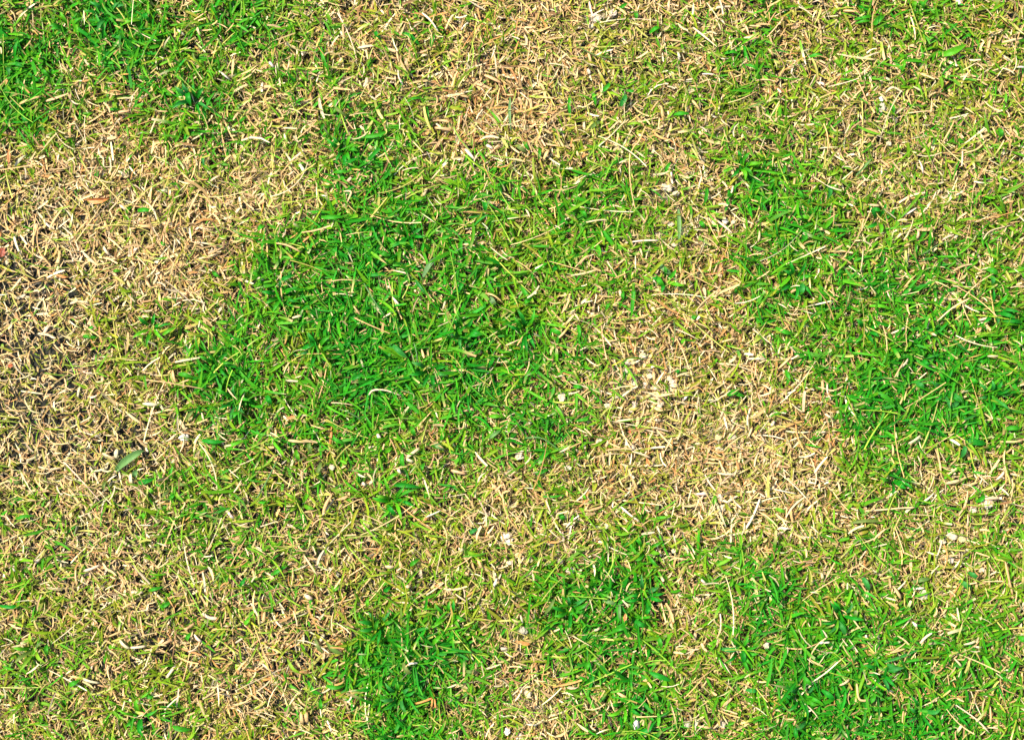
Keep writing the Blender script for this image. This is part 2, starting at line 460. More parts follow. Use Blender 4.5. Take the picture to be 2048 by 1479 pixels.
# --- living shoots: fans of short broad blades
def make_green():
    x, y = scatter(.0830, .26)
    g = life(x + rng.normal(0, .009, len(x)), y + rng.normal(0, .009, len(x)))
    cover = np.clip(g * 1.06, 0, .985)
    lam = -np.log(1 - cover * .95)
    keep = rng.random(len(x)) < lam * (.98 - .08 * g) / 2.6
    x, y, g = x[keep], y[keep], g[keep]
    nb = rng.choice([1, 2, 3, 4, 5], len(x), p=[.14, .26, .30, .20, .10])
    nb = np.where(g < .3, np.minimum(nb, 2), nb)
    sx, sy, sg = np.repeat(x, nb), np.repeat(y, nb), np.repeat(g, nb)
    n = len(sx)
    yaw0 = np.repeat(rng.uniform(0, 2 * math.pi, len(x)), nb)
    hue0 = np.repeat(rng.normal(0, .13, len(x)), nb)
    gz_ = ground_z(sx, sy)
    z = gz_ + .0015 + sg * .0035 + rng.gamma(2, .0013, n)
    yaw = yaw0 + rng.normal(0, 1.15, n)
    L = rng.lognormal(math.log(.0120), .38, n).clip(.004, .030) * (.74 + .36 * sg)
    W = rng.lognormal(math.log(.00162), .32, n).clip(.0007, .0032) * (.60 + .44 * sg)
    pitch = rng.normal(.34, .26, n)
    droop = rng.normal(.42, .32, n)
    hue = .95 - .84 * sg ** 1.6 + hue0 + rng.normal(0, .12, n)
    hue += (vnoise(sx, sy, .05, 31) - .5) * .35
    c = green_cols(n, hue)
    tip = green_cols(n, hue + .35)
    st = straw_cols(n, np.full(n, .1), np.full(n, .3), np.full(n, .5))
    dry_tip = rng.random(n) < .46 - .2 * sg
    tip = np.where(dry_tip[:, None], st, tip)
    cut = np.where(rng.random(n) < .42, rng.uniform(.58, .78, n), 1.0)
    p0 = np.stack([sx + rng.normal(0, .0012, n), sy + rng.normal(0, .0012, n), z], 1)
    V, C = build_blades(p0, yaw, pitch, L, W, droop, rng.normal(0, .35, n), rng.normal(0, .40, n), rng.normal(.45, .35, n), cut,
                        c, tip, np.where(dry_tip, rng.uniform(.05, .45, n), .12), S=4, across=3, zmin=gz_ + .0008)
    vis = (np.abs(sx) < .385) & (np.abs(sy) < .275)
    score = np.where(vis, L * W * np.cos(pitch - droop / 2) * (z + L * np.sin(pitch) * .5 - gz_ + .004), 0)
    pick = np.argsort(-score)[:150]
    rest = np.ones(n, bool); rest[pick] = False
    PROMOTE.append(('grass_blade', V[pick], C[pick], M_GREEN))
    inner = (np.abs(sx) < FX) & (np.abs(sy) < FY)
    a = rest & inner; b = rest & ~inner
    me = mesh_from('green_grass', [(V[a], C[a]), (V[b][:, ::2, ::2], C[b][:, ::2, ::2])], M_GREEN)
    o = link(bpy.data.objects.new('green_grass', me))
    tag(o, 'short living green grass blades growing in uneven patches', 'grass', kind='stuff')
    # thin runners and seed stems
    x, y = scatter(.0016, .5)
    g = life(x, y); n = len(x)
    gz_ = ground_z(x, y)
    L = rng.uniform(.015, .05, n); W = rng.uniform(.0005, .0010, n)
    c = np.where((rng.random(n) < .55)[:, None], green_cols(n, rng.normal(.8, .12, n)) * np.array([1.2, 1.1, 2.5]), straw_cols(n, np.zeros(n), np.full(n, .5), np.full(n, .5)))
    c = np.clip(c, 0, .8)
    z = gz_ + .004 + .007 * g + rng.gamma(2, .001, n)
    V, C = build_blades(np.stack([x, y, z], 1), rng.uniform(0, 2 * math.pi, n), rng.normal(.12, .12, n), L, W, rng.normal(.22, .18, n), rng.normal(0, .45, n),
                        rng.normal(0, .3, n), np.full(n, .6), np.full(n, .5), c, np.clip(c * 1.3, 0, .8), np.full(n, .4), S=6, across=3, zmin=gz_ + .001)
    me = mesh_from('thin_stems', [(V, C)], M_STRAW)
    o = link(bpy.data.objects.new('thin_stems', me))
    tag(o, 'hair thin pale runners and stems threading through the turf', 'stems', kind='stuff')

make_thatch()
make_dry()
make_green()

for nm, V, C, mat in PROMOTE:
    for i in range(len(V)):
        org = V[i].reshape(-1, 3).mean(0)
        me = mesh_from(nm, [(V[i:i + 1] - org, C[i:i + 1])], mat)
        o = bpy.data.objects.new(nm, me)
        o.location = org
        link(o, ground)

# ------------------------------------------------------------------ single pieces that stand out
CG = {'deep': (.011, .205, .008), 'green': (.034, .25, .006), 'bright': (.085, .33, .006), 'lime': (.19, .37, .015), 'teal': (.028, .20, .026),
      'olive': (.12, .19, .035), 'sage': (.13, .24, .07)}
CS = {'white': (.66, .55, .38), 'cream': (.62, .48, .27), 'pale': (.58, .41, .20), 'tan': (.54, .335, .13), 'orange': (.58, .22, .06), 'pink': (.70, .50, .36),
      'yellow': (.50, .44, .12), 'rust': (.34, .10, .035), 'brown': (.10, .055, .03)}

def spline(pts, n):
    """smooth path through the given points (Catmull-Rom)"""
    P = [np.array(p, float) for p in pts]
    if len(P) == 2:
        return [P[0] + (P[1] - P[0]) * i / n for i in range(n + 1)]
    P = [2 * P[0] - P[1]] + P + [2 * P[-1] - P[-2]]
    segs = len(P) - 3
    out = []
    for i in range(n + 1):
        s = min(i / n * segs, segs - 1e-6)
        k = int(s); f = s - k
        a, b, c, d = P[k:k + 4]
        out.append(.5 * (2 * b + (c - a) * f + (2 * a - 5 * b + 4 * c - d) * f * f + (-a + 3 * b - 3 * c + d) * f ** 3))
    return out

def piece_mesh(name, path, w, kind, col, mat, org, arch=.15):
    """one blade or straw along a 3-D path; blades are folded strips, straws flattened closed tubes"""
    n = len(path) - 1
    bm = bmesh.new()
    tl = bm.verts.layers.float_color.new('tint'); al = bm.verts.layers.float.new('across')
    rings = []
    roll = random.uniform(-.35, .35)
    tipc = [min(.85, c * (1.25 if kind == 'blade' else 1.1)) for c in col]
    if kind == 'blade': tipc = [tipc[0] + .05, tipc[1] + .02, tipc[2]]
    for i, p in enumerate(path):
        t = i / n
        a = path[max(0, i - 1)]; b = path[min(n, i + 1)]
        d = Vector(b - a).normalized()
        side = Vector((0, 0, 1)).cross(d).normalized()
        up = d.cross(side)
        s2 = side * math.cos(roll) + up * math.sin(roll); u2 = d.cross(s2)
        if kind == 'blade':
            pr = min(1, .5 + 1.7 * t) * (1 - max(0, (t - .42) / .58) ** 2.2)
        elif kind == 'stem':
            pr = 1 - .35 * t
        else:
            pr = min(1, .7 + 1.5 * t) * (1 if t < .8 else 1 - (t - .8) * 2.2) * (1 + .12 * math.sin(7 * t + path[0][0] * 900))
        h = max(w * pr / 2, w * .05)
        f = max(0, (t - .8) / .2) if kind == 'blade' else t
        c = [col[j] * (1 - f) + tipc[j] * f for j in range(3)]
        P = Vector(p) - Vector(org)
        if kind == 'blade':
            off = [(-1, .22), (-.5, .02), (0, -.16), (.5, .02), (1, .22)]
        else:
            th = .34 if kind == 'straw' else .8
            off = [(-1, 0), (-.45, th * .6), (.45, th * .6), (1, 0), (.45, -th * .4), (-.45, -th * .4)]
        ring = []
        for (s, u) in off:
            v = bm.verts.new(P + s2 * (s * h) + u2 * (u * h)); v[tl] = (*c, 1); v[al] = s * .5 + .5
            ring.append(v)
        rings.append(ring)
    m = len(rings[0])
    for r0, r1 in zip(rings, rings[1:]):
        for k in range(m - 1 if kind == 'blade' else m):
            k2 = (k + 1) % m
            bm.faces.new((r0[k], r0[k2], r1[k2], r1[k]))
    if kind != 'blade':
        bm.faces.new(rings[0][::-1]); bm.faces.new(rings[-1])
    for f in bm.faces: f.smooth = True
    me = bpy.data.meshes.new(name); bm.to_mesh(me); bm.free()
    me.materials.append(mat)
    return me

def canopy(px, py, extra=0):
    return g0(px, py) + .0050 + .0105 * l0(px, py) + extra

def lay(pts, lift=0, end_drop=.0025):
    n = 10 if len(pts) > 2 else 7
    xy = spline(pts, n)
    out = []
    base = max(canopy(*p) for p in pts)
    jit = random.uniform(-.0008, .0012)
    for i, (px, py) in enumerate(xy):
        t = i / n
        z = .35 * canopy(px, py) + .65 * base + lift + jit - end_drop * (2 * t - 1) ** 2
        out.append(np.array((wx(px), wy(py), z)))
    return out

LANDMARKS = [((198, 398), 100, 'beside the orange curled leaf'), ((8, 505), 90, 'beside the rusty leaf scrap'),
             ((1014, 1085), 90, 'beside the big white soil clod'), ((1976, 1005), 90, 'beside the pinkish sandy clod'),
             ((258, 921), 75, 'beside the broad sage coloured leaf blade'), ((1909, 100), 90, 'beside the broad bright leaf blade'),
             ((1290, 750), 110, 'on the bare sandy patch'), ((1360, 455), 90, 'by the sandy crumbs and the upright sage blade'),
             ((1272, 1448), 80, 'beside the split white clod'), ((1767, 205), 70, 'beside the round white sand lump')]
def where(pts, near=True):
    cx = sum(p[0] for p in pts) / len(pts); cy = sum(p[1] for p in pts) / len(pts)
    if near:
        best = None
        for (lx, ly), r, txt in LANDMARKS:
            d = math.hypot(cx - lx, cy - ly)
            if d < r and (best is None or d < best[0]): best = (d, txt)
        if best: return best[1]
    g = l0(cx, cy)
    th = max(a * math.exp(-((cx - bx) / rx) ** 2 - ((cy - by) / ry) ** 2) for bx, by, rx, ry, a in THIN)
    if g > .70: return 'over deep green turf'
    if g > .52: return 'over mostly green turf'
    if g > .34: return 'over mixed green and straw turf'
    if th > .5: return 'over the thin dark threadbare lawn'
    return 'over matted dead straw'

def length_word(pts):
    L = sum(math.dist(a, b) for a, b in zip(pts, pts[1:]))
    return 'short' if L < 22 else 'very long' if L > 60 else 'long' if L > 36 else 'medium'
def shape_word(pts):
    if len(pts) == 2: return 'straight'
    a, b, c = pts[0], pts[len(pts) // 2], pts[-1]
    v1 = math.atan2(b[1] - a[1], b[0] - a[0]); v2 = math.atan2(c[1] - b[1], c[0] - b[0])
    k = abs((v2 - v1 + math.pi) % (2 * math.pi) - math.pi)
    return 'sharply bent' if k > .9 else 'curved'

FEATURES = []
def feature(pts, phrase):
    FEATURES.append((sum(p[0] for p in pts) / len(pts), sum(p[1] for p in pts) / len(pts), phrase))
def beside(pts, own):
    cx = sum(p[0] for p in pts) / len(pts); cy = sum(p[1] for p in pts) / len(pts)
    best = None
    for fx, fy, ph in FEATURES:
        d = math.hypot(fx - cx, fy - cy)
        if 1.0 < d < 70 and ph != own and (best is None or d < best[0]): best = (d, ph)
    return best[1] if best else None
def short_where(pts):
    w = where(pts, False)
    return {'over deep green turf': 'in deep green turf', 'over mostly green turf': 'in mostly green turf', 'over mixed green and straw turf': 'in mixed turf',
            'over the thin dark threadbare lawn': 'on threadbare lawn'}.get(w, 'on dead straw')
def full_label(look, pts, own):
    b = beside(pts, own)
    if b is None: return f'{look} {where(pts)}'
    art = 'an' if b[0] in 'aeiou' else 'a'
    t = f'{look} beside {art} {b} {short_where(pts)}'
    return t if len(t.split()) <= 16 else f'{look} beside {art} {b}'
def straw_words(w, col):
    thin = w < 3.2
    return f"{COLW[col]} {'stem' if thin else 'straw'}"
def blade_words(w, col):
    thin = w < 3.2
    return f"{'' if thin else 'broad ' if w >= 8 else ''}{COLW[col]} {'runner' if thin else 'shoot'}"
COLW = {'white': 'bleached white', 'cream': 'cream', 'pale': 'pale', 'tan': 'tan', 'orange': 'orange', 'pink': 'pinkish', 'yellow': 'yellow', 'rust': 'rusty',
        'brown': 'dark brown', 'deep': 'deep green', 'green': 'green', 'bright': 'bright green', 'lime': 'lime green', 'teal': 'bluish green', 'olive': 'olive green', 'sage': 'sage green'}
def pl(*a):
    """x0,y0,x1,y1[,x2,y2..] -> points"""
    return [(a[i], a[i + 1]) for i in range(0, len(a), 2)]

def add_straw(pts, w, col, label=None, name='straw', cat='straw', lift=.0012):
    thin = w < 3.2
    path = lay(pts, lift)
    org = path[len(path) // 2].copy()
    c = [v * random.uniform(.92, 1.06) for v in CS[col]]
    me = piece_mesh(name, path, w * K, 'stem' if thin else 'straw', c, M_STRAW_BIG, org)
    o = bpy.data.objects.new(name, me); o.location = org; link(o)
    wd = 'thin' if thin else ('broad' if w >= 6 else 'narrow')
    g = None
    if label is None:
        shp = '' if len(pts) == 2 else shape_word(pts) + ' '
        label = full_label(f"{length_word(pts)} {shp}{wd} {COLW[col]} {'stem' if thin else 'straw'}", pts, straw_words(w, col))
        g = 'dry straws and stems lying on the lawn'
    tag(o, label, cat, g)
    return o

def add_blade(pts, w, col, label=None, lift=.0022):
    thin = w < 3.2
    if len(pts) == 2:      # living blades bow a little
        (a, b), (c, d) = pts
        k = random.uniform(-.09, .09)
        pts = [(a, b), ((a + c) / 2 - (d - b) * k, (b + d) / 2 + (c - a) * k), (c, d)]
    path = lay(pts, lift, .0045)
    org = path[0].copy()
    c = [v * random.uniform(.9, 1.1) for v in CG[col]]
    nm = 'green_stem' if thin else 'single_grass_blade'
    me = piece_mesh(nm, path, w * K * (1.0 if thin else 1.12), 'stem' if thin else 'blade', c, M_GREEN_BIG, org)
    o = bpy.data.objects.new(nm, me); o.location = org; link(o)
    wd = 'thin' if thin else ('broad' if w >= 8 else 'slender')
    g = None
    if label is None:
        label = full_label(f"{length_word(pts)} {wd} {COLW[col]} {'runner' if thin else 'grass shoot'}", pts, blade_words(w, col))
        g = 'single green blades and stems that stand out'
    tag(o, label, 'runner' if thin else 'grass shoot', g)
    return o

STRAWS = [  # points, width in photo pixels, colour
 (pl(441,145,462,162),3.6,'white'),(pl(41,209,85,194),5,'tan'),(pl(230,226,260,221),6,'tan'),(pl(471,186,500,172),6,'pale'),(pl(137,247,138,277),6,'tan'),
 (pl(152,10,164,26),3,'tan'),(pl(357,62,372,74),5,'cream'),(pl(398,58,404,76),5,'pale'),(pl(182,306,184,330),6,'tan'),(pl(150,312,172,322),5,'pale'),
 (pl(233,340,252,352),6,'cream'),(pl(420,362,440,350),5,'pale'),
 (pl(922,60,937,45),4,'white'),(pl(890,62,906,30),4.5,'pale'),(pl(844,27,862,44,877,65),3.8,'white'),(pl(797,142,799,158,807,172),3.4,'white'),(pl(717,100,755,95),6,'cream'),
 (pl(557,130,558,157),6,'white'),(pl(542,128,552,140),6,'white'),(pl(600,327,612,347),7.5,'white'),(pl(972,292,987,300),6,'white'),(pl(994,130,1012,108),4.5,'pale'),
 (pl(842,115,856,112),5,'cream'),(pl(945,165,985,178),6,'tan'),(pl(966,148,1004,166),6.5,'tan'),(pl(906,190,940,196),5,'tan'),(pl(870,257,905,262),6,'tan'),(pl(930,300,950,322),6,'pink'),
 (pl(1339,0,1336,12,1338,24),5,'pale'),(pl(1061,197,1064,230),6,'tan'),(pl(1321,212,1326,245),6,'tan'),(pl(1115,124,1136,106),6,'pale'),(pl(1038,172,1048,150),5,'pale'),
 (pl(1174,100,1182,128),5.5,'tan'),(pl(1355,104,1358,122),5,'pink'),(pl(1404,148,1432,150),3.4,'white'),(pl(1382,200,1400,222),5,'tan'),(pl(1086,322,1097,300),7,'tan'),
 (pl(1676,105,1712,113,1756,117),4.5,'pale'),(pl(2003,87,2043,79),4.2,'pale'),(pl(1716,160,1736,207),2.8,'tan'),(pl(1813,226,1871,221),2.8,'pale'),(pl(1908,240,1883,287),3.4,'tan'),
 (pl(1926,307,1950,300,1971,280),3.4,'tan'),(pl(2031,136,2047,137),4,'white'),(pl(1771,185,1786,175,1808,184),4.5,'cream'),(pl(1536,97,1547,113),5,'tan'),(pl(1688,20,1720,25),5,'tan'),
 (pl(1640,162,1652,170),5,'white'),(pl(1838,320,1846,348),3.6,'pink'),(pl(1975,70,2004,60),3.2,'tan'),(pl(1722,178,1732,172),5,'tan'),
 (pl(252,512,274,492),7,'white'),(pl(205,492,217,510),6,'cream'),(pl(82,440,100,456),4.5,'white'),(pl(67,427,65,470,61,517),3.4,'tan'),(pl(25,472,32,490,39,510),5,'white'),
 (pl(306,530,321,556),6,'tan'),(pl(335,497,336,522),5,'tan'),(pl(235,407,252,420),5,'cream'),(pl(277,452,305,452),7,'tan'),(pl(301,470,307,447),7,'tan'),(pl(112,530,116,510),7.5,'pale'),
 (pl(87,670,94,660,102,645),6,'cream'),(pl(180,640,187,667),4.5,'pale'),(pl(75,667,92,668,110,674),6,'cream'),(pl(385,520,435,507),4.5,'pale'),(pl(200,542,227,532),3.4,'pale'),(pl(65,507,90,520),5.5,'cream'),
 (pl(20,425,25,446),6,'tan'),(pl(207,440,217,462),5,'tan'),(pl(341,440,344,458),6,'pale'),(pl(470,430,482,415),6,'cream'),(pl(288,558,302,578),6,'tan'),(pl(252,560,262,578),6,'pale'),
 (pl(552,487,578,492,604,505),4,'tan'),(pl(534,465,536,490,536,515),3.8,'tan'),(pl(652,565,687,560,724,562),2.6,'tan'),(pl(786,595,801,612),4.2,'white'),(pl(767,635,794,620),3.6,'cream'),
 (pl(707,610,713,618,722,630),3.6,'tan'),(pl(628,637,639,652),4,'tan'),(pl(584,636,604,631),5,'cream'),(pl(887,620,892,602),4,'cream'),(pl(970,587,988,592,1004,604),3.6,'tan'),(pl(698,408,706,388,690,386),3.6,'pale'),
 (pl(604,489,628,469),3.6,'orange'),(pl(815,392,832,382),4,'tan'),(pl(848,395,856,378),6,'pale'),(pl(512,556,528,558),6,'cream'),
 (pl(1249,487,1285,483,1316,482),3.6,'pink'),(pl(1429,437,1448,452,1466,467),4.4,'cream'),(pl(1401,495,1414,480),4,'pale'),(pl(1159,530,1168,518,1184,510),4.5,'tan'),(pl(1141,552,1168,548,1194,540),4,'pale'),
 (pl(1171,447,1195,443,1214,442),3.2,'pale'),(pl(1389,642,1399,630),5,'white'),(pl(1496,717,1532,717),5.5,'cream'),(pl(1364,540,1400,560,1434,577),2.8,'tan'),(pl(1296,602,1316,615),5,'tan'),(pl(1238,580,1240,595),6,'pale'),
 (pl(1518,462,1515,485),4.5,'pale'),(pl(1380,600,1400,580),4.4,'tan'),(pl(1440,684,1470,676),5,'tan'),(pl(1300,580,1330,586),3.4,'tan'),
 (pl(1871,642,1901,615,1938,596),3.6,'pale'),(pl(1908,640,1931,620),3.6,'tan'),(pl(1778,667,1806,655),4,'cream'),(pl(1626,610,1661,602),3.4,'white'),(pl(1556,737,1583,710),5,'tan'),
 (pl(1966,480,1980,462,2023,450),3,'pale'),(pl(1906,572,1953,575),2.6,'pale'),(pl(1806,432,1833,415),3.6,'white'),(pl(1908,392,1926,382),4,'white'),(pl(1811,412,1816,390),5.5,'tan'),
 (pl(1958,640,1976,635),5,'cream'),(pl(1973,712,1996,712),4,'pale'),(pl(1796,735,1811,717),4.5,'cream'),(pl(1665,500,1685,490),4,'tan'),(pl(1716,545,1722,498),3,'pale'),(pl(1832,478,1834,460),5,'pale'),(pl(1730,410,1760,412),5,'pale'),
 (pl(135,975,155,1000,164,1017),6.5,'tan'),(pl(285,807,317,809),7,'cream'),(pl(250,822,287,850),5.5,'pale'),(pl(357,837,372,862),7.5,'pale'),(pl(234,897,232,917),8,'cream'),(pl(260,947,262,967),9,'cream'),
 (pl(202,905,230,917),5.5,'pale'),(pl(160,772,155,795),5,'cream'),(pl(95,940,122,935),5,'pale'),(pl(450,892,475,887),4.5,'pale'),(pl(130,947,165,949),5.5,'tan'),(pl(48,798,62,820,80,826),3.2,'pale'),(pl(118,962,130,980),5,'tan'),
 (pl(278,838,288,852),5,'tan'),(pl(345,740,352,766),6,'tan'),(pl(455,1020,468,1036),6,'pink'),(pl(95,748,118,762),6,'tan'),
 (pl(737,790,747,780,772,780,802,791),3.6,'cream'),(pl(662,805,685,806,707,810),2.8,'pale'),(pl(812,915,839,895),7,'pale'),(pl(812,917,827,923),6.5,'cream'),(pl(662,862,661,875,659,890),5,'orange'),
 (pl(549,855,552,868,549,882),5,'tan'),(pl(754,867,762,882),7,'pink'),(pl(682,1017,705,1004,729,995),2.8,'tan'),(pl(847,1035,882,1020),3.2,'white'),(pl(902,940,932,947),6.5,'tan'),(pl(644,1032,652,1008,664,987),6,'tan'),
 (pl(796,935,800,948),7,'pink'),(pl(575,880,612,884),6,'tan'),(pl(723,965,730,972),6,'white'),(pl(985,968,996,978),7,'tan'),(pl(620,850,655,860),3.4,'tan'),
 (pl(1241,1012,1260,1028,1279,1042),4.4,'pink'),(pl(1488,1060,1506,1026,1521,990),4.6,'white'),(pl(1364,800,1376,787),5,'white'),(pl(1276,832,1274,852),8,'pale'),(pl(1231,841,1269,837),3.6,'cream'),
 (pl(1339,771,1356,771),8.5,'cream'),(pl(1256,935,1265,958,1274,977),5.5,'tan'),(pl(1494,877,1504,852),4.6,'pale'),(pl(1264,902,1282,907,1301,915),4.5,'pale'),(pl(1391,987,1416,986),6,'pink'),(pl(1306,740,1308,765),5.5,'tan'),
 (pl(1306,838,1322,840),6.5,'pale'),(pl(1440,835,1448,812),6,'pale'),(pl(1258,782,1276,770),5,'tan'),(pl(1484,820,1460,832),3.4,'tan'),(pl(1380,740,1386,770),3,'pale'),
 (pl(1846,1005,1871,985),4,'white'),(pl(1723,1022,1798,1015,1831,1014),3.4,'pale'),(pl(1963,997,1982,995,2001,995),5,'pale'),(pl(1783,887,1784,912),4.5,'tan'),(pl(1816,887,1841,870),6,'cream'),(pl(1996,960,2013,942),5,'pink'),
 (pl(1893,967,1923,960),6.5,'pale'),(pl(1933,1057,1936,1027),4,'pale'),(pl(1541,852,1548,840),6,'white'),(pl(1643,752,1646,787),5.5,'tan'),(pl(1653,767,1653,785,1661,800),3.6,'cream'),(pl(1606,1072,1631,1074),3.6,'white'),
 (pl(2003,883,2025,883,2047,881),4.4,'tan'),(pl(1536,975,1565,981,1593,987),2.8,'white'),(pl(1600,940,1625,936),5,'tan'),(pl(1675,962,1680,985),5,'pale'),(pl(1870,950,1856,985),3,'pale'),(pl(1968,825,1982,838,1970,840),4.4,'tan'),
 (pl(167,1141,184,1136,200,1129),5.5,'cream'),(pl(260,1184,285,1184),6,'cream'),(pl(305,1181,335,1209),5,'pale'),(pl(405,1226,420,1234,437,1236),7,'cream'),(pl(240,1279,260,1296),6.5,'cream'),(pl(260,1294,292,1291),5.5,'cream'),
 (pl(332,1356,350,1331),6,'cream'),(pl(165,1355,200,1364),5.5,'cream'),(pl(0,1374,87,1374),2.4,'yellow'),(pl(212,1274,245,1261),3.6,'tan'),(pl(387,1269,402,1284),5.5,'pink'),(pl(152,1136,155,1171),4.5,'tan'),(pl(28,1130,32,1142),5,'white'),
 (pl(72,1125,84,1115),5,'cream'),(pl(204,1125,218,1140,235,1146),5,'pale'),(pl(280,1232,288,1278),4.5,'tan'),(pl(320,1290,345,1278),5,'tan'),(pl(168,1217,185,1222),6,'pale'),
 (pl(607,1189,624,1199),8.5,'cream'),(pl(987,1171,994,1154),5,'white'),(pl(647,1269,639,1284),7.5,'cream'),(pl(594,1394,605,1406,619,1416),4,'tan'),(pl(819,1327,822,1321,837,1321),4,'white'),(pl(832,1404,867,1392),4.6,'orange'),
 (pl(866,1392,864,1412),4.2,'orange'),(pl(870,1394,873,1414),4,'orange'),(pl(652,1441,658,1452,662,1466),4,'pink'),(pl(602,1424,604,1448),8,'tan'),(pl(612,1423,614,1446),8,'tan'),(pl(608,1110,622,1130,634,1150),4,'pale'),
 (pl(770,1132,790,1132),7,'pale'),(pl(800,1120,806,1134),7,'tan'),(pl(822,1168,812,1170),7,'pale'),(pl(955,1114,964,1136),6,'tan'),(pl(530,1222,528,1245),6,'tan'),(pl(880,1498,905,1475),3,'tan'),(pl(910,1185,936,1202),3.4,'pale'),
 (pl(1146,1271,1165,1281,1186,1294),3,'pale'),(pl(1099,1429,1136,1416),4.4,'pale'),(pl(1394,1451,1426,1454),5.5,'tan'),(pl(1426,1460,1446,1438),4.4,'pale'),(pl(1041,1229,1046,1246),4,'cream'),(pl(1166,1216,1176,1202),9,'tan'),
 (pl(1051,1445,1075,1446),3.4,'white'),(pl(1140,1248,1136,1262),4,'cream'),(pl(1188,1260,1200,1254),5,'cream'),(pl(1396,1152,1410,1164),4.6,'pink'),(pl(1448,1360,1470,1382),4.6,'tan'),(pl(1388,1278,1390,1262),7,'pale'),(pl(1232,1380,1256,1393),6,'tan'),
 (pl(2008,1121,2013,1156,2022,1189),5,'tan'),(pl(1558,1134,1571,1156),4.4,'pale'),(pl(1633,1281,1645,1279,1656,1280),4.6,'white'),(pl(1568,1291,1600,1291,1633,1281),3,'tan'),(pl(1708,1361,1712,1391,1738,1394),5,'tan'),
 (pl(1741,1351,1761,1369,1783,1379),4.2,'pale'),(pl(1673,1364,1693,1351),4.6,'pale'),(pl(1908,1406,1948,1434,1978,1464),3.2,'cream'),(pl(1982,1409,1983,1449),3.8,'tan'),(pl(1571,1435,1587,1436,1586,1449),4.2,'tan'),
 (pl(1821,1241,1831,1251),6,'white'),(pl(1906,1314,1921,1331),4.2,'pale'),(pl(1946,1291,1963,1293),5,'cream'),(pl(1785,1170,1800,1196),6,'tan'),(pl(1826,1176,1850,1174),5,'white'),(pl(1926,1287,1951,1279),4.4,'cream'),(pl(1640,1142,1642,1156),6,'pale'),
]

